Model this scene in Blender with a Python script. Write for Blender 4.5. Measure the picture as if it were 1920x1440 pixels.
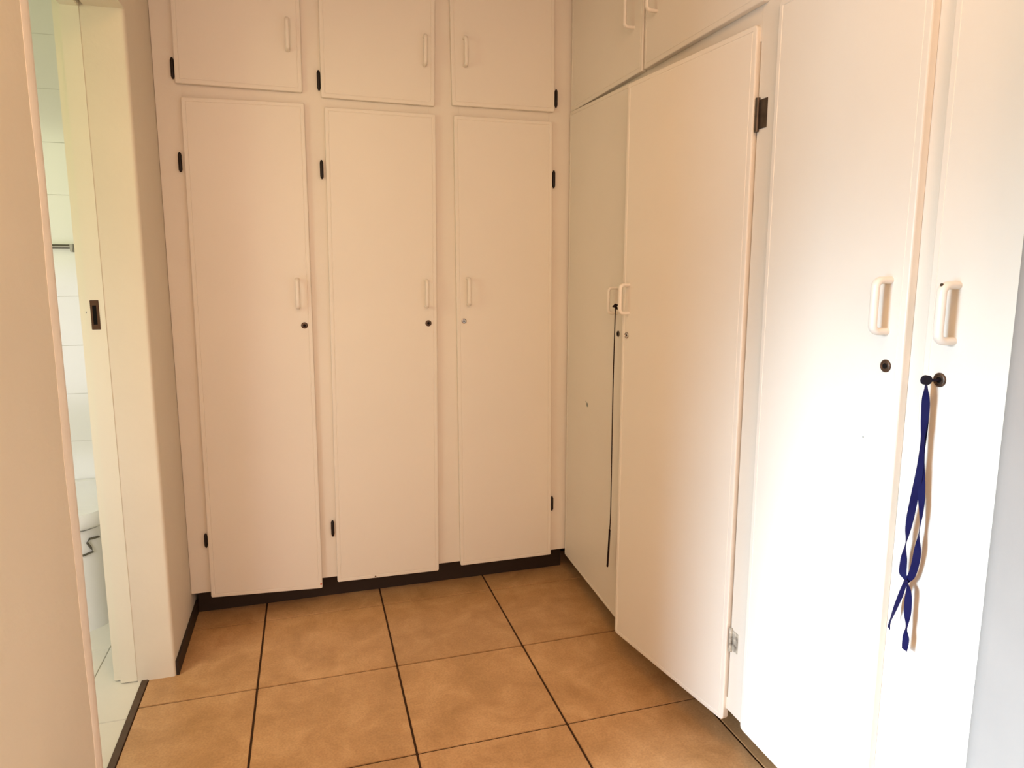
import bpy, bmesh, math, random
from mathutils import Vector, Matrix
random.seed(7)
for o in list(bpy.data.objects): bpy.data.objects.remove(o, do_unlink=True)
SC = bpy.context.scene; COL = SC.collection

# ------------------------------------------------------------------ camera
H = 1.3529
cd = bpy.data.cameras.new('camera'); cam = bpy.data.objects.new('camera', cd); COL.objects.link(cam)
yaw, pit, rol = map(math.radians, (16.7727, -8.5958, .0829))
f = Vector((math.sin(yaw)*math.cos(pit), math.cos(yaw)*math.cos(pit), math.sin(pit)))
r = Vector((math.cos(yaw), -math.sin(yaw), 0)); u = r.cross(f)
r2 = math.cos(rol)*r + math.sin(rol)*u; u2 = -math.sin(rol)*r + math.cos(rol)*u
M = Matrix((r2, u2, -f)).transposed().to_4x4(); M.translation = (0, 0, H)
cam.matrix_world = M
cd.sensor_fit = 'HORIZONTAL'; cd.sensor_width = 36; cd.lens = 36*1290.752/1920
cd.shift_x = -7.0036/1920; cd.shift_y = -24.8331/1920
cd.clip_start = .02; cd.clip_end = 60
SC.camera = cam

# ------------------------------------------------------------------ light and exposure
VS = SC.view_settings
SC.display_settings.display_device = 'sRGB'
VS.view_transform = 'Standard'; VS.look = 'None'; VS.gamma = 1; VS.use_curve_mapping = False
VS.exposure = 0.0
W = bpy.data.worlds.new('world'); SC.world = W; W.use_nodes = True
W.node_tree.nodes['Background'].inputs[0].default_value = (.75, .85, 1, 1)
W.node_tree.nodes['Background'].inputs[1].default_value = 1.0

def area(name, loc, direction, sx, sy, power, color, spread=180):
    l = bpy.data.lights.new(name, 'AREA'); l.shape = 'RECTANGLE'; l.size = sx; l.size_y = sy
    l.energy = power; l.color = color; l.spread = math.radians(spread)
    o = bpy.data.objects.new(name, l); COL.objects.link(o); o.location = loc
    o.rotation_euler = Vector(direction).to_track_quat('-Z', 'Y').to_euler()
    return o
# daylight through the glazed opening in the bedroom's left wall: a high bright beam slanting down, and blue sky light
area('daylight_beam', (-2.28, .50, 1.70), (1, .10, -.65), .7, .5, 41, (.72, .86, 1), 60)
area('daylight_sky', (-2.28, .50, .75), (1, .10, 0), .7, 1.4, 45, (.13, .63, 1))
# daylight in the bathroom
area('daylight_bathroom', (-1.7, 1.4, 1.75), (.40, 1, -.35), .8, .9, 12, (.98, 1, .62))
area('daylight_bathroom_low', (-1.5, 1.4, .9), (.1, 1, -.3), .8, .9, 6.5, (.92, .88, 1), 120)
# warm fill lights added behind the camera, and a weak one added overhead
area('fill_warm_behind', (-.35, -2.3, 1.35), (.12, 1, -.04), 1.7, 1.7, 27, (1, .66, .485))
area('fill_warm_behind_high', (-.3, -1.6, 2.15), (.1, 1, -.40), 1.2, 1.0, 27, (1, .62, .45))
area('fill_warm_overhead', (.25, .6, 2.5), (0, 0, -1), .5, .5, 13, (1, .54, .17))

# ------------------------------------------------------------------ materials
def mat(name, col, rough=.5, spec=.5, metal=0, var=.0, scale=3, bump=0, bscale=60, dirt=None):
    m = bpy.data.materials.new(name); m.use_nodes = True
    nt = m.node_tree; b = nt.nodes['Principled BSDF']
    b.inputs['Roughness'].default_value = rough; b.inputs['Metallic'].default_value = metal
    b.inputs['Specular IOR Level'].default_value = spec
    b.inputs['Base Color'].default_value = (*col, 1)
    tc = nt.nodes.new('ShaderNodeTexCoord')
    if var:
        n = nt.nodes.new('ShaderNodeTexNoise'); n.inputs['Scale'].default_value = scale; n.inputs['Detail'].default_value = 6
        nt.links.new(tc.outputs['Object'], n.inputs['Vector'])
        rp = nt.nodes.new('ShaderNodeValToRGB')
        rp.color_ramp.elements[0].position = .3; rp.color_ramp.elements[1].position = .7
        rp.color_ramp.elements[0].color = (*[c*(1-var) for c in col], 1)
        rp.color_ramp.elements[1].color = (*[min(1, c*(1+var)) for c in col], 1)
        if dirt: rp.color_ramp.elements[0].color = (*dirt, 1)
        nt.links.new(n.outputs['Fac'], rp.inputs['Fac']); nt.links.new(rp.outputs['Color'], b.inputs['Base Color'])
    if bump:
        n = nt.nodes.new('ShaderNodeTexNoise'); n.inputs['Scale'].default_value = bscale; n.inputs['Detail'].default_value = 4
        nt.links.new(tc.outputs['Object'], n.inputs['Vector'])
        bp = nt.nodes.new('ShaderNodeBump'); bp.inputs['Strength'].default_value = bump; bp.inputs['Distance'].default_value = .003
        nt.links.new(n.outputs['Fac'], bp.inputs['Height']); nt.links.new(bp.outputs['Normal'], b.inputs['Normal'])
    return m
PAINT = mat('cream_enamel', (.78, .725, .645), .42, .4, var=.02, scale=2.2, bump=.10, bscale=45)
FRAME = mat('cream_enamel_frame', (.76, .70, .615), .45, .4, var=.03, scale=2.5, bump=.15, bscale=60)
HAND = mat('painted_handle', (.78, .725, .65), .30, .5)
PLAST = mat('cream_wall_paint', (.74, .67, .55), .7, .3, var=.03, scale=3, bump=.35, bscale=35)
CORNER = mat('worn_gloss_corner', (.86, .79, .71), .4, .5, var=.06, scale=9, bump=.6, bscale=22)
JAMB = mat('door_frame_enamel', (.80, .75, .62), .4, .4, var=.02, bump=.1)
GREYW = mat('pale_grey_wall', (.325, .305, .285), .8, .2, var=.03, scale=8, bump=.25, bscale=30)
CEIL = mat('ceiling_white', (.78, .75, .70), .8, .2)
DARK = mat('dark_brown_skirting', (.030, .017, .010), .6, .3)
THRESH = mat('dark_threshold', (.085, .05, .028), .5, .4, var=.2, scale=20)
BLACK = mat('black_hinge', (.012, .006, .004), .5, .3)
BRONZE = mat('aged_hinge_metal', (.10, .075, .055), .4, .5, .7, var=.3, scale=40)
LOCKM = mat('brown_lock_metal', (.10, .062, .042), .35, .5, .6)
CHROME = mat('worn_chrome', (.50, .46, .42), .22, .5, .95)
HOLE = mat('keyhole_black', (.006, .005, .005), .8, .1)
INSIDE = mat('cupboard_inside', (.16, .11, .08), .8, .2)
GROUT = mat('dark_brown_grout', (.060, .030, .014), .9, .2, var=.15, scale=30)
WGROUT = mat('grey_grout', (.60, .60, .54), .9, .2)
WTILE = mat('white_wall_tile', (.80, .80, .75), .16, .5, var=.01)
WFLOOR = mat('offwhite_floor_tile', (.78, .76, .67), .35, .4, var=.03, scale=6)
SANI = mat('white_sanitary_enamel', (.90, .90, .88), .12, .6)
RIBBON = mat('navy_ribbon', (.003, .003, .050), .75, .2)
KEYP = mat('black_key', (.008, .005, .014), .7, .2)
CORD = mat('black_cord', (.016, .006, .006), .8, .2)
STEEL = mat('dull_dark_metal', (.17, .16, .13), .35, .5, .8)
CHIP = mat('bare_paint_chip', (.23, .27, .26), .7, .2)
RED = mat('red_paint_spot', (.55, .06, .02), .6, .2)
RUST = mat('brown_chip', (.16, .08, .03), .8, .2)

def tile_mat():
    m = bpy.data.materials.new('tan_ceramic_floor_tile'); m.use_nodes = True
    nt = m.node_tree; b = nt.nodes['Principled BSDF']; b.inputs['Roughness'].default_value = .34
    b.inputs['Specular IOR Level'].default_value = .5
    geo = nt.nodes.new('ShaderNodeNewGeometry')
    n1 = nt.nodes.new('ShaderNodeTexNoise'); n1.inputs['Scale'].default_value = 7; n1.inputs['Detail'].default_value = 9; n1.inputs['Roughness'].default_value = .65
    n1.inputs['Distortion'].default_value = .4
    nt.links.new(geo.outputs['Position'], n1.inputs['Vector'])
    rp = nt.nodes.new('ShaderNodeValToRGB'); e = rp.color_ramp.elements
    e[0].position = .32; e[0].color = (.47, .262, .108, 1); e[1].position = .68; e[1].color = (.67, .405, .195, 1)
    k = rp.color_ramp.elements.new(.5); k.color = (.57, .325, .145, 1)
    nt.links.new(n1.outputs['Fac'], rp.inputs['Fac'])
    n2 = nt.nodes.new('ShaderNodeTexNoise'); n2.inputs['Scale'].default_value = 160; n2.inputs['Detail'].default_value = 3
    nt.links.new(geo.outputs['Position'], n2.inputs['Vector'])
    mx = nt.nodes.new('ShaderNodeMixRGB'); mx.blend_type = 'MULTIPLY'; mx.inputs[0].default_value = .35
    r3 = nt.nodes.new('ShaderNodeValToRGB'); r3.color_ramp.elements[0].position = .35; r3.color_ramp.elements[0].color = (.6, .55, .5, 1)
    r3.color_ramp.elements[1].position = .6
    nt.links.new(n2.outputs['Fac'], r3.inputs['Fac'])
    nt.links.new(rp.outputs['Color'], mx.inputs[1]); nt.links.new(r3.outputs['Color'], mx.inputs[2])
    # each tile slightly lighter or darker
    oi = nt.nodes.new('ShaderNodeObjectInfo'); mr = nt.nodes.new('ShaderNodeMapRange')
    mr.inputs['To Min'].default_value = .94; mr.inputs['To Max'].default_value = 1.05
    nt.links.new(oi.outputs['Random'], mr.inputs['Value'])
    vm = nt.nodes.new('ShaderNodeVectorMath'); vm.operation = 'SCALE'
    nt.links.new(mx.outputs[0], vm.inputs[0]); nt.links.new(mr.outputs[0], vm.inputs['Scale'])
    nt.links.new(vm.outputs[0], b.inputs['Base Color'])
    bp = nt.nodes.new('ShaderNodeBump'); bp.inputs['Strength'].default_value = .15; bp.inputs['Distance'].default_value = .002
    nt.links.new(n2.outputs['Fac'], bp.inputs['Height']); nt.links.new(bp.outputs['Normal'], b.inputs['Normal'])
    return m
TILE = tile_mat()

# ------------------------------------------------------------------ mesh helpers
class MB:
    def __init__(s): s.v = []; s.f = []; s.sm = []
    def add(s, vs, fs, smooth=False):
        n = len(s.v); s.v += [Vector(v) for v in vs]; s.f += [[n+i for i in q] for q in fs]; s.sm += [smooth]*len(fs); return s
    def box(s, a, b, bev=0):
        a = Vector(a); b = Vector(b)
        bm = bmesh.new(); bmesh.ops.create_cube(bm, size=1)
        for v in bm.verts: v.co = Vector([(a[i]+b[i])/2 + v.co[i]*(b[i]-a[i]) for i in range(3)])
        if bev: bmesh.ops.bevel(bm, geom=bm.edges[:], offset=bev, segments=3 if bev > .004 else 2, affect='EDGES')
        bm.verts.index_update()
        s.add([v.co.copy() for v in bm.verts], [[v.index for v in q.verts] for q in bm.faces], False); bm.free(); return s
    def sweep(s, pts, ra, rb=None, up=(0, 0, 1), seg=14, cap=True, rad=None):
        """tube along pts; ra across, rb along the side of `up`"""
        rb = rb or ra; pts = [Vector(p) for p in pts]; up = Vector(up); rings = []
        for i, p in enumerate(pts):
            t = (pts[min(i+1, len(pts)-1)] - pts[max(i-1, 0)]).normalized()
            sd = t.cross(up)
            if sd.length < 1e-4: sd = t.cross(Vector((1, .01, 0)))
            sd.normalize(); nn = sd.cross(t).normalized(); k = rad[i] if rad else 1
            rings.append([p + (math.cos(2*math.pi*j/seg)*ra*k)*sd + (math.sin(2*math.pi*j/seg)*rb*k)*nn for j in range(seg)])
        vs = [v for q in rings for v in q]; fs = []
        for i in range(len(pts)-1):
            for j in range(seg): fs.append([i*seg+j, i*seg+(j+1) % seg, (i+1)*seg+(j+1) % seg, (i+1)*seg+j])
        if cap: fs.append(list(range(seg))[::-1]); fs.append([(len(pts)-1)*seg+j for j in range(seg)])
        return s.add(vs, fs, True)
    def lathe(s, prof, o, ax, seg=24):
        """profile of (radius, height) about axis ax at o"""
        o = Vector(o); ax = Vector(ax).normalized(); e = ax.orthogonal().normalized(); g = ax.cross(e)
        vs = []; fs = []
        for (rr, h) in prof:
            for j in range(seg):
                a = 2*math.pi*j/seg; vs.append(o + ax*h + (e*math.cos(a)+g*math.sin(a))*rr)
        for i in range(len(prof)-1):
            for j in range(seg): fs.append([i*seg+j, i*seg+(j+1) % seg, (i+1)*seg+(j+1) % seg, (i+1)*seg+j])
        fs.append([(len(prof)-1)*seg+j for j in range(seg)])
        return s.add(vs, fs, True)
    def build(s, name, m, parent=None, kind=None, label=None, origin=None):
        me = bpy.data.meshes.new(name)
        lo = Vector([min(v[i] for v in s.v) for i in range(3)]); hi = Vector([max(v[i] for v in s.v) for i in range(3)])
        c = Vector(origin) if origin else Vector(((lo.x+hi.x)/2, (lo.y+hi.y)/2, lo.z))
        me.from_pydata([tuple(v-c) for v in s.v], [], s.f); me.update()
        bm = bmesh.new(); bm.from_mesh(me); bmesh.ops.recalc_face_normals(bm, faces=bm.faces[:]); bm.to_mesh(me); bm.free()
        for p, q in zip(me.polygons, s.sm): p.use_smooth = q
        if any(s.sm): me.set_sharp_from_angle(angle=math.radians(50))
        me.materials.append(m)
        o = bpy.data.objects.new(name, me); COL.objects.link(o)
        o['_w'] = tuple(c)
        if parent:
            o.parent = parent; o.location = c - Vector(parent['_w'])
        else: o.location = c
        if kind: o['kind'] = kind
        if label: o['label'] = label
        return o
def thing(name, loc, label, cat, group=None):
    o = bpy.data.objects.new(name, None); COL.objects.link(o); o.location = loc; o['_w'] = tuple(loc); o.empty_display_size = .1
    o['label'] = label; o['category'] = cat
    if group: o['group'] = group
    return o
def tag(o, label, cat, group=None):
    o['label'] = label; o['category'] = cat
    if group: o['group'] = group
    return o

# ------------------------------------------------------------------ room shell
L = -.4716; YP = 2.3562; TH = .1035          # left wall face, far side of the bathroom opening, wall thickness
XR = 1.0439; XF = 1.062                      # right doors' face, right frame face
YB = 2.6996; YF = 2.7177                     # back doors' face, back frame face
ZC = 2.60
y0 = 1.05; YN = 1.561                        # bedroom corner, near side of the opening
def prism(poly, z0, z1):
    n = len(poly); mb = MB()
    vs = [(x, y, z0) for x, y in poly] + [(x, y, z1) for x, y in poly]
    fs = [[i, (i+1) % n, n+(i+1) % n, n+i] for i in range(n)] + [list(range(n))[::-1], list(range(n, 2*n))]
    return mb.add(vs, fs)
def rounded(poly, rad):
    """poly of (x,y,round?)"""
    out = []; n = len(poly)
    for i, (x, y, k) in enumerate(poly):
        if not k: out.append((x, y)); continue
        p = Vector((x, y)); a = (Vector(poly[i-1][:2])-p).normalized(); b = (Vector(poly[(i+1) % n][:2])-p).normalized()
        s0 = p+a*rad; s1 = p+b*rad
        for t in range(7):
            t /= 6; out.append(tuple((1-t)**2*s0 + 2*t*(1-t)*p + t*t*s1))
    return out
mb = MB()
pl = rounded([(L, YP, 1), (L, 3.3, 0), (L-TH-.012, 3.3, 0), (L-TH-.012, YP, 0)], .012)
mb.v += prism(pl, 0, ZC).v; 
wl = MB()
def merge(dst, src, smooth=False):
    n = len(dst.v); dst.v += src.v; dst.f += [[n+i for i in q] for q in src.f]; dst.sm += [smooth]*len(src.f)
merge(wl, prism(pl, 0, ZC))
merge(wl, prism(rounded([(L, YN, 1), (L-TH, YN, 0), (L-TH, y0+.115, 0), (-2.6, y0+.115, 0), (-2.6, y0, 0), (L, y0, 1)], .014), 0, ZC))
wl.box((L-TH, YN-.01, 2.087), (L, YP+.01, ZC))
wl.build('wall_left', PLAST, kind='structure')
MB().box((XF+.02, -3.1, 0), (XF+.7, -3.0, ZC)).build('wall_near', PLAST, kind='structure') if 0 else None
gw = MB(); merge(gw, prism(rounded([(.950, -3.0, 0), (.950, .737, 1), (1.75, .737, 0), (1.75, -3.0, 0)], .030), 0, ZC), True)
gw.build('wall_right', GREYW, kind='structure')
MB().box((-2.7, -3.1, 0), (1.75, -3.0, ZC)).build('wall_back', PLAST, kind='structure')
mb = MB()      # bedroom wall with the glazed door opening
mb.box((-2.42, -3.0, 0), (-2.32, .10, ZC)).box((-2.42, .9, 0), (-2.32, y0+.1, ZC)).box((-2.42, .10, 2.1), (-2.32, .9, ZC))
mb.build('wall_bedroom', PLAST, kind='structure')
MB().box((L, 3.22, 0), (1.75, 3.3, ZC)).build('wall_front', PLAST, kind='structure')
MB().box((1.70, .737, 0), (1.78, 3.3, ZC)).build('wall_side', PLAST, kind='structure')
MB().box((-2.7, -3.1, ZC), (1.8, 3.6, ZC+.1)).build('ceiling', CEIL, kind='structure')
# bathroom walls: far wall tiled piece by piece
wb = MB().box((-2.6, 3.2412, 0), (L-.0, 3.35, ZC)).build('wall_bathroom', WGROUT, kind='structure')
MB().box((-2.7, y0, 0), (-2.6, 3.35, ZC)).build('wall_bathroom_side', WTILE, kind='structure')
cache = {}
def slab(name, x0, x1, yy0, yy1, z0, z1, m, parent, bev=.0012):
    key = (round(x1-x0, 4), round(yy1-yy0, 4), round(z1-z0, 4), m.name)
    w = Vector(((x0+x1)/2, (yy0+yy1)/2, z0))
    if key in cache:
        o = bpy.data.objects.new(name, cache[key]); COL.objects.link(o); o['_w'] = tuple(w)
        o.parent = parent; o.location = w - Vector(parent['_w']); return o
    o = MB().box((x0, yy0, z0), (x1, yy1, z1), bev).build(name, m, parent); cache[key] = o.data
    return o
g = .0011
for i in range(0, 9):
    for k in range(0, 12):
        xa = -.588-.2023*(i+1); za = .0165+.2023*k
        if xa < -1.9: continue
        slab('wall_tile', xa+g, xa+.2023-g, 3.24, 3.2425, za+g, za+.2023-g, WTILE, wb, .0004)

# floor: grout slab with every tile laid on it
fl = MB().box((-2.42, -3.1, -.08), (1.75, 3.3, -.004)).build('floor', GROUT, kind='structure')
ox, oy, T, gg = -.2083, 2.6555, .45, .0034
XD = -.566
for i in range(-5, 5):
    for k in range(-2, 14):
        xa, xb = ox+i*T+gg, ox+(i+1)*T-gg; yb, ya = oy-(k)*T-gg*.8, oy-(k+1)*T+gg*.8
        if ya > 2.95 or xa > 1.30: continue
        xb = min(xb, 1.30); yb = min(yb, 2.95)
        if yb > y0:                        # dressing room strip
            if xb < XD+.02: continue
            xa = max(xa, XD+.012)
            if ya < y0 and xa < L-.05: pass
        if xb-xa < .03 or yb-ya < .03: continue
        if yb <= -2.95: continue
        slab('floor_tile', xa, xb, ya, yb, -.004, 0, TILE, fl)
# bathroom floor
fb = MB().box((-2.6, y0+.1, -.0045), (XD-.008, 3.25, -.003)).build('floor_bathroom', WGROUT, kind='structure')
for i in range(-5, 2):
    for k in range(-1, 4):
        xa, xb = -.73+i*T+.0012, -.73+(i+1)*T-.0012; yb, ya = 3.057+.45-(k+1)*T+.0-.0012, 3.057-(k+1)*T+.0012
        xb = min(xb, XD-.010); yb = min(yb, 3.24); ya = max(ya, y0+.12); xa = max(xa, -2.6)
        if xb-xa < .03 or yb-ya < .02: continue
        slab('floor_tile', xa, xb, ya, yb, -.0035, 0, WFLOOR, fb)
MB().box((XD-.010, YN-.1, -.004), (XD+.010, YP+.01, .003), .001).build('trim_1', THRESH, kind='structure')
# skirting
MB().box((L, YP+.004, 0), (L+.009, YF+.09, .052), .001).build('baseboard_left', DARK, kind='structure')
# worn painted corner bead on the near side of the opening
mb = MB()
zz = [0]+[.02+.06*i for i in range(43)]+[ZC]; ring = []
for z in zz:
    a = .0035*math.sin(z*5.1)+.0022*math.sin(z*17+1)+random.uniform(-.0012, .0012)
    e = random.uniform(-.0008, .0008)
    ring.append([(L-.02, YN-.045, z), (L+.0008, YN-.044+a, z), (L+.0028, YN-.036+a*.6, z), (L+.0034, YN-.018+e, z), (L+.0022, YN-.004+e, z), (L-.003, YN+.0022+e, z), (L-.02, YN+.003, z)])
vs = [p for q in ring for p in q]; fs = []
for i in range(len(ring)-1):
    for j in range(6): fs.append([i*7+j, i*7+j+1, i*7+8+j, i*7+7+j])
mb.add(vs, fs, True).build('trim_2', CORNER, kind='structure')

# door_1: the frame left in the bathroom opening
d1 = MB()
d1.box((-.637, YP-.0015, .004), (-.5868, YP+.05, 2.12), .0012)           # rebated lining, set back from the plaster
d1.box((-.660, YP+.018, .004), (-.630, YP+.06, 2.12), .002)
d1.box((-.637, YN-.05, 2.083), (-.5868, YP+.04, 2.12), .002)            # head
d1.box((-.637, YN-.055, .004), (-.5868, YN+.0015, 2.12), .002)
d1 = d1.build('door_1', JAMB, kind='structure')
mb = MB()
mb.box((-.6265, YP-.003, 1.163), (-.6030, YP-.0010, 1.2515), .0008)
mb.build('strike_plate', mat('strike_plate_brown', (.085, .04, .018), .5, .3, .3), d1)
MB().box((-.6205, YP-.0034, 1.178), (-.6100, YP-.0025, 1.236)).build('strike_slot', HOLE, d1)
MB().lathe([(.004, 0), (.0035, .0015), (.0001, .002)], (-.640, YP+.016, 1.214), (0, -1, 0), 12).build('screw', STEEL, d1)

# ------------------------------------------------------------------ door leaves
def door_mesh(quad, t, out, name, parent, label=None, cr=.006, lip=.0135):
    """quad: BL, BR, TR, TL as seen from the room; `out` = outward unit vector; lipped edge with a fine groove"""
    bl, br, tr, tl = [Vector(q) for q in quad]; out = Vector(out).normalized()
    w = (br-bl).length; h = (tl-bl).length
    def P(a, b, n):
        a /= w; b /= h
        return bl*(1-a)*(1-b) + br*a*(1-b) + tr*a*b + tl*(1-a)*b + out*n
    def ringp(ins, n):
        r_ = max(cr-ins, .0008); pts = []
        for (cx, cy, a0) in ((w-ins-r_, ins+r_, -90), (w-ins-r_, h-ins-r_, 0), (ins+r_, h-ins-r_, 90), (ins+r_, ins+r_, 180)):
            for k in range(5):
                a = math.radians(a0+22.5*k); pts.append(P(cx+r_*math.cos(a), cy+r_*math.sin(a), n))
        return pts
    prof = [(.0, -t), (0, -.003), (.0009, -.0009), (.003, 0), (lip-.001, 0), (lip, -.0012), (lip+.0014, -.0012), (lip+.0024, -.0002)]
    rings = [ringp(a, b) for a, b in prof]; n = 20
    vs = [p for q in rings for p in q]; fs = []
    for i in range(len(rings)-1):
        for j in range(n): fs.append([i*n+j, i*n+(j+1) % n, (i+1)*n+(j+1) % n, (i+1)*n+j])
    fs.append([(len(rings)-1)*n+j for j in range(n)]); fs.append(list(range(n))[::-1])
    mb = MB().add(vs, fs, False)
    o = mb.build(name, PAINT, parent, label=label)
    o['_P'] = 0
    return o, P
def handle(P, a, z0, z1, parent, wa=.0075, wn=.0055, st=.033, label=None):
    """bow handle at width position a, between heights z0 and z1 (door coordinates)"""
    pts = []; rr = .013; N = 6
    pts += [(z1-.007, -.001), (z1-.007, st-rr)]
    for k in range(1, N): 
        q = math.pi/2*k/N; pts.append((z1-.007-rr+rr*math.cos(q), st-rr+rr*math.sin(q)))
    pts += [(z1-.007-rr, st), (z0+.007+rr, st)]
    for k in range(1, N):
        q = math.pi/2*k/N; pts.append((z0+.007+rr-rr*math.sin(q), st-rr+rr*math.cos(q)))
    pts += [(z0+.007, st-rr), (z0+.007, -.001)]
    w = [P(a, b, n) for b, n in pts]
    side = (P(a+.01, (z0+z1)/2, 0)-P(a, (z0+z1)/2, 0)).normalized()
    # sweep with the section's wide side across the door
    mb = MB(); seg = 14; rings = []
    for i, p in enumerate(w):
        t = (w[min(i+1, len(w)-1)]-w[max(i-1, 0)]).normalized(); nn = side.cross(t).normalized()
        rings.append([p+side*wa*math.cos(2*math.pi*j/seg)+nn*wn*math.sin(2*math.pi*j/seg) for j in range(seg)])
    vs = [v for q in rings for v in q]; fs = []
    for i in range(len(w)-1):
        for j in range(seg): fs.append([i*seg+j, i*seg+(j+1) % seg, (i+1)*seg+(j+1) % seg, (i+1)*seg+j])
    return mb.add(vs, fs, True).build('handle', HAND, parent, label=label)
def lock(P, a, b, parent, rad=.0125, m=None, hole=True, label=None):
    c = P(a, b, -.0002); n = (P(a, b, 1)-P(a, b, 0))
    mb = MB().lathe([(rad, 0), (rad, .0016), (rad*.88, .0032), (rad*.72, .0034), (rad*.66, .0022), (rad*.3, .0024)], c, n, 24)
    mb.build('lock', m or LOCKM, parent, label=label)
    if hole:
        side = (P(a+.01, b, 0)-P(a, b, 0)).normalized(); up = Vector((0, 0, 1)); c2 = P(a, b, .0024)
        k = MB(); s = .0028 if m is CHROME else .0052
        ring = [c2+side*s*math.cos(q*math.pi/6)+up*s*math.sin(q*math.pi/6) for q in range(12)]
        ring2 = [p+n*.0006 for p in ring]
        k.add(ring+ring2, [[i, (i+1) % 12, 12+(i+1) % 12, 12+i] for i in range(12)]+[list(range(12, 24))])
        q0 = c2-side*.0016-up*.0085; q1 = c2+side*.0016+up*.0
        k.build('keyhole', HOLE, parent)
def knuckle(x, y, z0, z1, parent, rad=.0062, m=None, label=None):
    m = m or BLACK; h = z1-z0
    MB().sweep([(x, y, z0), (x, y, z0+.005), (x, y, z0+.01), (x, y, z1-.01), (x, y, z1-.005), (x, y, z1)], rad, rad, up=(0, 1, 0), seg=12,
               rad=[.35, .8, 1, 1, .8, .35]).build('hinge', m, parent, label=label)

# ------------------------------------------------------------------ back wardrobe
bw = thing('fitted_wardrobe', (.29, YF, 0), 'cream fitted wardrobe of three tall doors with three small doors above, filling the far wall', 'wardrobe')
ZB = .117
fr = MB()
for a, b in ((L+.001, -.385), (.002, .098), (.470, .588), (.955, XF-.001)): fr.box((a, YF, ZB), (b, YF+.02, ZC-.01), .0012)
for z0, z1 in ((1.885, 2.0), (ZB, .16), (2.50, ZC-.01)):
    for a, b in ((-.385, .002), (.098, .470), (.588, .955)): fr.box((a, YF+.0005, z0), (b, YF+.0195, z1))
fr.build('face_frame', FRAME, bw)
MB().box((L+.004, YF+.0205, ZB+.001), (XF-.001, 3.215, ZC-.012)).build('carcass', INSIDE, bw)
MB().box((L+.010, YF+.085, .0), (XF-.002, YF+.10, ZB)).build('plinth', DARK, bw)
OB = (0, -1, 0); yb = YB
def bdoor(c, **k):
    q = [(c[i][0], yb, c[i][1]) for i in (0, 1, 2, 3)]
    return door_mesh(q, YF-YB-.001, OB, 'door', bw, **k)
lower = [[(-.3996, .1008), (.0099, .0823), (.0175, 1.9337), (-.3884, 1.9278)],
         [(.0683, .0992), (.4793, .0948), (.4952, 1.9247), (.0874, 1.9254)],
         [(.5727, .1039), (.9762, .1036), (.9654, 1.9253), (.5652, 1.9251)]]
upper = [[(-.4021, 1.972), (.0135, 1.9699), (.0198, 2.50), (-.3985, 2.50)],
         [(.0775, 1.9579), (.4916, 1.9535), (.5020, 2.50), (.0835, 2.50)],
         [(.5594, 1.9618), (.9741, 1.9625), (.9690, 2.50), (.5520, 2.50)]]
hx = [(-.0315, 1.196, 1.315, -.0126, 1.1381), (.4475, 1.193, 1.308, .4548, 1.1339), (.6135, 1.197, 1.313, .5969, 1.1372)]
for i, c in enumerate(lower):
    d, P = bdoor(c)
    bx, bz = c[0]
    def fx(x, z):        # world x at height z -> distance along the door's width
        t = (z-bz)/(c[3][1]-bz); return x-(bx+(c[3][0]-bx)*t)
    h = hx[i]
    handle(P, fx(h[0], 1.25), h[1]-bz, h[2]-bz, d)
    lock(P, fx(h[3], h[4]), h[4]-bz, d, .0105 if i == 2 else .0122, CHROME if i == 2 else LOCKM, label='silver keyhole lock' if i == 2 else None)
    s = [(-.4055, .300, .356, -.4045, 1.677, 1.745), (.0580, .291, .358, .0700, 1.671, 1.739), (.9815, .302, .367, .9760, 1.668, 1.738)][i]
    for (x, z0, z1) in ((s[0], s[1], s[2]), (s[3], s[4], s[5])): knuckle(x, YB+.008, z0, z1, d)
    if i == 0: MB().lathe([(.004, 0), (.003, .0006)], P(.4045, .018, 0), OB, 10).build('red_spot', RED, d, label='small red paint spot')
    if i == 1: MB().lathe([(.0035, 0), (.003, .0006)], P(.150, .007, 0), OB, 8).build('chip', RUST, d)
ux = [(-.0300, 2.102, 2.216), (.4540, 2.092, 2.206), (.6090, 2.099, 2.211)]
for i, c in enumerate(upper):
    d, P = bdoor(c); bx, bz = c[0]
    t = (2.15-bz)/(c[3][1]-bz)
    handle(P, ux[i][0]-(bx+(c[3][0]-bx)*t), ux[i][1]-bz, ux[i][2]-bz, d)
    x = [-.4085, .0715, .9825][i]
    z0 = [1.986, 1.982, 1.981][i]; knuckle(x, YB+.008, z0, z0+.070, d)
    knuckle(x, YB+.008, 2.41, 2.47, d)

# ------------------------------------------------------------------ right wardrobe
rw = thing('fitted_wardrobe', (XF, 1.7, 0), 'cream fitted wardrobe along the right wall, one tall door standing ajar', 'wardrobe')
fr = MB()
for a, b in ((YF-.0175, YF), (1.395, 1.4975), (.940, 1.0125), (.745, .762)): fr.box((XF, a, .146), (XF+.02, b, ZC-.01), .0012)
for z0, z1 in ((1.885, 2.0), (.146, .18), (2.50, ZC-.01)):
    for a, b in ((1.4975, YF-.0175), (1.0125, 1.395), (.762, .940)): fr.box((XF+.0005, a, z0), (XF+.0195, b, z1))
fr.build('face_frame', FRAME, rw)
MB().box((XF+.0205, .745, .147), (1.69, 3.21, ZC-.012)).build('carcass', INSIDE, rw)
MB().box((XF+.135, .745, .0), (XF+.15, 3.2, .146)).build('plinth', DARK, rw)
TR = XF-XR-.001; ORt = (-1, 0, 0)
def knuckle_r(y, z0, z1, parent, **k): knuckle(XR+.008, y, z0, z1, parent, **k)
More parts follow.
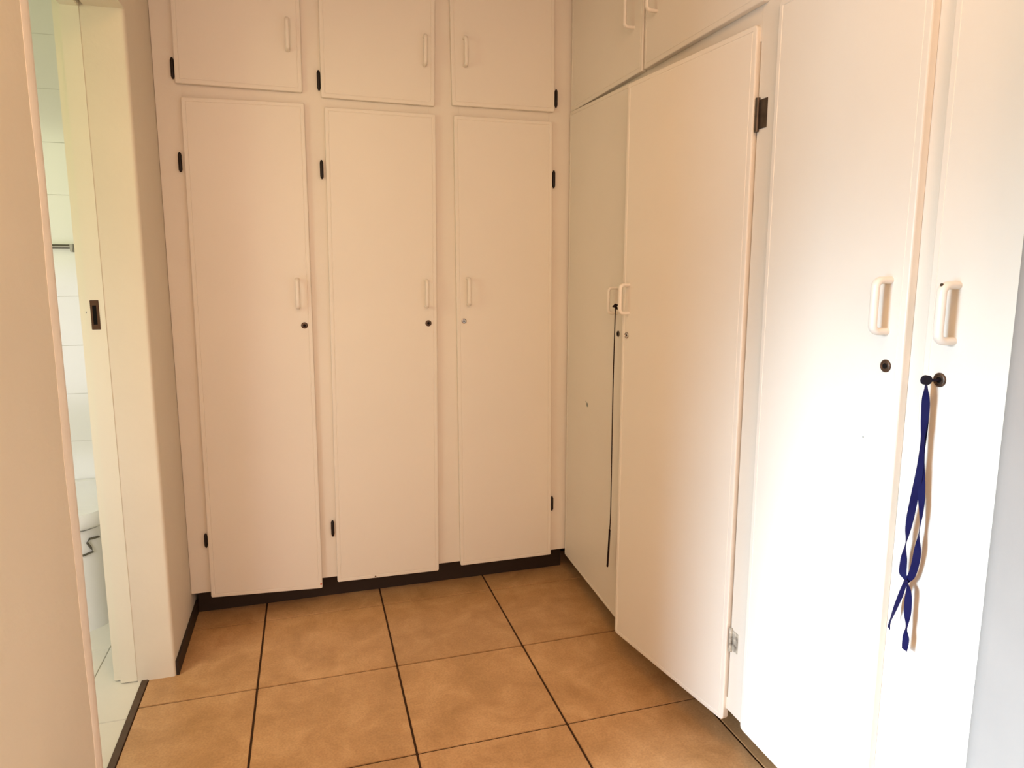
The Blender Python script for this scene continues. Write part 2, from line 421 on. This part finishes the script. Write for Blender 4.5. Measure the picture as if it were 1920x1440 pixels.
# first tall door (far): hinged in the corner, free edge 2.6 degrees out
a1 = math.radians(2.65); w1 = .600; dx, dy = -math.sin(a1), -math.cos(a1)
A = Vector((1.0415, 2.7040, 0)); o1 = Vector((-math.cos(a1), math.sin(a1), 0))
B = A+Vector((dx, dy, 0))*w1
d, P = door_mesh([A+Vector((0, 0, .0965)), B+Vector((0, 0, .0995)), B+Vector((0, 0, 1.934)), A+Vector((0, 0, 1.967))], TR, o1, 'door', rw, label='narrow looking far door, partly behind the door ajar')
al = lambda y: (A.y-y)/math.cos(a1)
handle(P, al(2.168), 1.207-.098, 1.308-.098, d)
lock(P, al(2.152), 1.143-.098, d, .0105, BRONZE)
def chip(P, a, b, r, m, parent, nm='chip', label=None):
    c = P(a, b, .0001); s = (P(a+.01, b, 0)-P(a, b, 0)).normalized(); n = P(a, b, 1)-P(a, b, 0)
    pts = []
    for k in range(9):
        q = 2*math.pi*k/9; q_r = r*random.uniform(.55, 1.15); pts.append(c+s*q_r*math.cos(q)*.9+Vector((0, 0, 1))*q_r*math.sin(q))
    MB().add(pts+[p+n*.0004 for p in pts], [[i, (i+1) % 9, 9+(i+1) % 9, 9+i] for i in range(9)]+[list(range(9, 18))]).build(nm, m, parent, label=label)
chip(P, al(2.449), .826-.098, .0085, CHIP, d, label='bluish bare patch')
chip(P, al(2.462), .836-.098, .004, CHIP, d)
# second tall door: hinged near, free edge open 9.5 degrees over the first
N0 = Vector((1.0505, 1.5000, 0)); F0 = Vector((.9640, 2.0170, 0)); w2 = (N0-F0).length
e2 = (N0-F0).normalized(); o2 = Vector((e2.y, -e2.x, 0)); o2 = o2 if o2.x < 0 else -o2
d, P = door_mesh([F0+Vector((0, 0, .110)), N0+Vector((0, 0, .110)), N0+Vector((0, 0, 1.924)), F0+Vector((0, 0, 1.905))], .019, o2, 'door', rw, label='door standing slightly ajar', cr=.012)
handle(P, .033, 1.201-.11, 1.303-.11, d)
lock(P, .028, 1.137-.11, d, .0105, CHROME, label='silver keyhole lock')
# dark plate hinge on the stile with its knuckle, and the lower painted one
hg = MB().box((XF-.0022, 1.4600, 1.682), (XF+.0002, 1.4905, 1.750), .0006)
hg.sweep([(XF-.004, 1.4935, 1.676), (XF-.004, 1.4935, 1.755)], .0058, up=(0, 1, 0), seg=12)
hg.build('hinge', BRONZE, d, label='dark bronze plate hinge')
hg = MB().box((XF-.0020, 1.4640, .327), (XF+.0002, 1.4880, .384), .0006)
hg.sweep([(XF-.004, 1.4915, .322), (XF-.004, 1.4915, .389)], .0045, up=(0, 1, 0), seg=12)
hg.build('hinge', mat('overpainted_hinge', (.55, .52, .44), .5, .4, .1, var=.35, scale=60, dirt=(.12, .10, .08)), d, label='overpainted hinge')
# third tall door
def rdoor(ya, yb_, zb_, zt_, **k):
    return door_mesh([(XR, ya, zb_), (XR, yb_, zb_), (XR, yb_, zt_), (XR, ya, zt_)], TR, ORt, 'door', rw, **k)
d, P = rdoor(1.4135, .9970, .150, 1.944, cr=.012)
handle(P, 1.4135-1.040, 1.2265-.15, 1.336-.15, d, wa=.0088, wn=.007)
lock(P, 1.4135-1.034, 1.168-.15, d, .0122, LOCKM)
chip(P, 1.4135-1.075, 1.02-.15, .0022, CHIP, d)
# fourth tall door, running on behind the grey wall corner
d, P = rdoor(.9535, .7420, .150, 1.944, cr=.010)
handle(P, .9535-.8985, 1.2225-.15, 1.330-.15, d, wa=.0088, wn=.007)
lock(P, .9535-.9155, 1.1600-.15, d, .0125, LOCKM)
MB().lathe([(.003, 0), (.0024, .0016)], P(.9535-.8985, 1.322-.15, .030)+Vector((-.0045, 0, .002)), (-1, 0, .6), 10).build('screw', BRONZE, d, label='dark screw head in the handle')
# upper doors
d, P = rdoor(2.7035, 2.0860, 1.9665, 2.50)
handle(P, 2.7035-2.1500, 2.108-1.9665, 2.222-1.9665, d)
d, P = rdoor(2.0730, 1.4740, 1.9665, 2.50)
handle(P, 2.0730-1.9980, 2.108-1.9665, 2.222-1.9665, d)
d, P = rdoor(1.4135, .9970, 1.9665, 2.50)
handle(P, .036, 2.108-1.9665, 2.222-1.9665, d)

# ------------------------------------------------------------------ key on its navy ribbon
kx, ky, kz = XR-.003, .9155, 1.1600
kt = thing('cupboard_key', (kx, ky, kz), 'small black key in the lock of the near right door, by the grey wall', 'key')
mb = MB().sweep([(XR-.0015, ky, kz), (XR-.022, ky-.000, kz)], .0026, seg=10); mb.build('key_shaft', KEYP, kt)
mb = MB(); pts = []
for i in range(16):
    a = 2*math.pi*i/16; pts.append((math.cos(a)*.0105, math.sin(a)*.0085))
c = Vector((XR-.030, ky+.000, kz+.001)); v = []
for s in (-1, 1):
    for (a, b) in pts: v.append(c+Vector((a, s*.0028, b)))
mb.add(v, [[i, (i+1) % 16, 16+(i+1) % 16, 16+i] for i in range(16)]+[list(range(16))[::-1], list(range(16, 32))], False)
mb.build('key_bow', KEYP, kt)
RA = [(.9005, 1.166, 1.3), (.8975, 1.150, 1.2), (.8965, 1.133, .6), (.896, 1.112, .1), (.896, 1.066, 1.0), (.896, 1.01, .5), (.903, .95, -.1), (.909, .899, .7), (.911, .868, 1.4), (.912, .838, .5), (.9115, .813, .2), (.904, .802, 1.0), (.8965, .79, .9), (.895, .756, .1), (.894, .72, 1.3), (.893, .698, .5), (.894, .676, .8)]
RB = [(.9015, 1.166, 1.3), (.8985, 1.150, 1.1), (.898, 1.132, .5), (.896, 1.103, .2), (.893, 1.038, 1.1), (.889, .973, .4), (.886, .936, 1.0), (.886, .898, 1.45), (.8865, .854, .1), (.893, .818, .1), (.904, .799, 1.0), (.912, .772, .9), (.922, .739, 1.1), (.929, .714, 1.35), (.931, .698, 1.1)]
def catmull(p, n=5):
    out = []
    for i in range(len(p)-1):
        a, b, c_, d_ = p[max(i-1, 0)], p[i], p[i+1], p[min(i+2, len(p)-1)]
        for k in range(n):
            t = k/n
            out.append(tuple(.5*((2*b[j])+(-a[j]+c_[j])*t+(2*a[j]-5*b[j]+4*c_[j]-d_[j])*t*t+(-a[j]+3*b[j]-3*c_[j]+d_[j])*t**3) for j in range(len(b))))
    out.append(p[-1]); return out
def ribbon(path, x, hw, th, parent, name='ribbon'):
    k = x/.9965; pts = catmull([(y*k, H+(z-H)*k, .73-1.08*t) for y, z, t in path]); v = []; fs = []
    for (y, z, tw) in pts:
        side = Vector((math.sin(tw), -math.cos(tw), 0)); nn = Vector((math.cos(tw), math.sin(tw), 0))
        p = Vector((x, y, z))
        v += [p+side*hw+nn*th, p-side*hw+nn*th, p-side*hw-nn*th, p+side*hw-nn*th]
    for i in range(len(pts)-1):
        for j in range(4): fs.append([4*i+j, 4*i+(j+1) % 4, 4*i+4+(j+1) % 4, 4*i+4+j])
    fs += [[3, 2, 1, 0], [4*len(pts)-4+j for j in range(4)]]
    return MB().add(v, fs, True).build(name, RIBBON, parent)
rb = thing('ribbon_loop', (1.024, .93, .66), 'knotted navy blue ribbon hanging from the black key on the near right cupboard door', 'ribbon')
ribbon(RA, 1.0220, .0062, .0005, rb, 'strand'); ribbon(RB, 1.0255, .0062, .0005, rb, 'strand')
MB().sweep([(1.018, .9215, .790), (1.0235, .9275, .7865), (1.029, .9325, .783)], .0042, up=(0, 0, 1), seg=10, rad=[.5, 1, .5]).build('knot', RIBBON, rb)

# ------------------------------------------------------------------ black cord on the far door's handle
ct = thing('cord', (.983, 2.12, .30), 'thin black cord hanging down the far right door behind the door ajar', 'cord')
cp = [(.983, 2.108, 1.222), (.9825, 2.109, 1.20), (.983, 2.1135, 1.0), (.983, 2.1125, .7166), (.983, 2.110, .506), (.983, 2.115, .436)]
MB().sweep(catmull(cp, 6), .0019, up=(1, 0, 0), seg=8).build('strand', CORD, ct)
tp = [(.983, 2.115, .440), (.983, 2.117, .41), (.983, 2.121, .36), (.983, 2.1255, .31), (.983, 2.1275, .298)]
MB().sweep(catmull(tp, 5), .0048, .0030, up=(1, 0, 0), seg=8).build('frayed_end', CORD, ct)
kn = MB()
for k in range(5):
    q = k*1.3; c = Vector((.983+.003*math.sin(q), 2.108+.006*math.cos(q), 1.222+.005*math.sin(q*1.7)))
    kn.sweep([c+Vector((-.006, .005*math.cos(q), .004*math.sin(q))), c, c+Vector((.006, -.006*math.sin(q), .006*math.cos(q)))], .0042, seg=8, rad=[.6, 1, .5])
kn.build('knot', CORD, ct)

# ------------------------------------------------------------------ bathroom things
bt = thing('bathtub', (-1.4, 3.0, 0), 'white bathtub corner glimpsed through the bathroom doorway on the left', 'bathtub')
def bath_ring(x1, ya, yb_, rad, z, x0=-2.3):
    pts = []
    for (cx, cy, a0) in ((x1-rad, ya+rad, -90), (x1-.02, yb_-.02, 0), (x0+.02, yb_-.02, 90), (x0+rad, ya+rad, 180)):
        rr = rad if cy == ya+rad else .02
        for k in range(8):
            a = math.radians(a0+90*k/7); pts.append(Vector((cx+rr*math.cos(a), cy+rr*math.sin(a), z)))
    return pts
prof = [(-.85, 2.82, 3.20, .10, .285), (-.80, 2.77, 3.22, .12, .385), (-.752, 2.722, 3.238, .14, .400), (-.742, 2.715, 3.2395, .145, .412), (-.742, 2.715, 3.2395, .145, .446),
        (-.750, 2.722, 3.236, .14, .458), (-1.08, 2.79, 3.18, .13, .458), (-1.095, 2.80, 3.17, .12, .445), (-1.18, 2.87, 3.12, .10, .16)]
rings = [bath_ring(*q) for q in prof]; n = len(rings[0])
v = [p for q in rings for p in q]; fs = [[i*n+j, i*n+(j+1) % n, (i+1)*n+(j+1) % n, (i+1)*n+j] for i in range(len(rings)-1) for j in range(n)]
fs.append([(len(rings)-1)*n+j for j in range(n)])
MB().add(v, fs, True).build('tub', SANI, bt)
sk = [bath_ring(-.768, 2.742, 3.236, .13, zz_, -2.25) for zz_ in (0, .39)]; m_ = len(sk[0])
MB().add(sk[0]+sk[1], [[i, (i+1) % m_, m_+(i+1) % m_, m_+i] for i in range(m_)], True).build('base_panel', SANI, bt)
def onp(deg, z): return (-.898+.1345*math.cos(math.radians(deg)), 2.872+.1345*math.sin(math.radians(deg)), z)
mb = MB().sweep([onp(-32, .352), onp(-48, .356), onp(-52, .345), onp(-47, .322), onp(-44, .304), onp(-60, .300)], .0042, seg=8)
mb.build('waste_pipe', STEEL, bt)
tr = thing('towel_rail', (-1.2, 3.2, 1.43), 'dull metal towel rail on the white tiled bathroom wall', 'towel rail')
MB().sweep([(-1.45, 3.185, 1.430), (-.888, 3.185, 1.430)], .0085, up=(0, 1, 0), seg=12).build('rail', STEEL, tr)
for x in (-.892, -1.445):
    MB().box((x-.006, 3.175, 1.408), (x+.006, 3.2405, 1.440), .002).build('bracket', STEEL, tr)

for o in bpy.data.objects:
    for k in ('_w', '_P'):
        if k in o: del o[k]
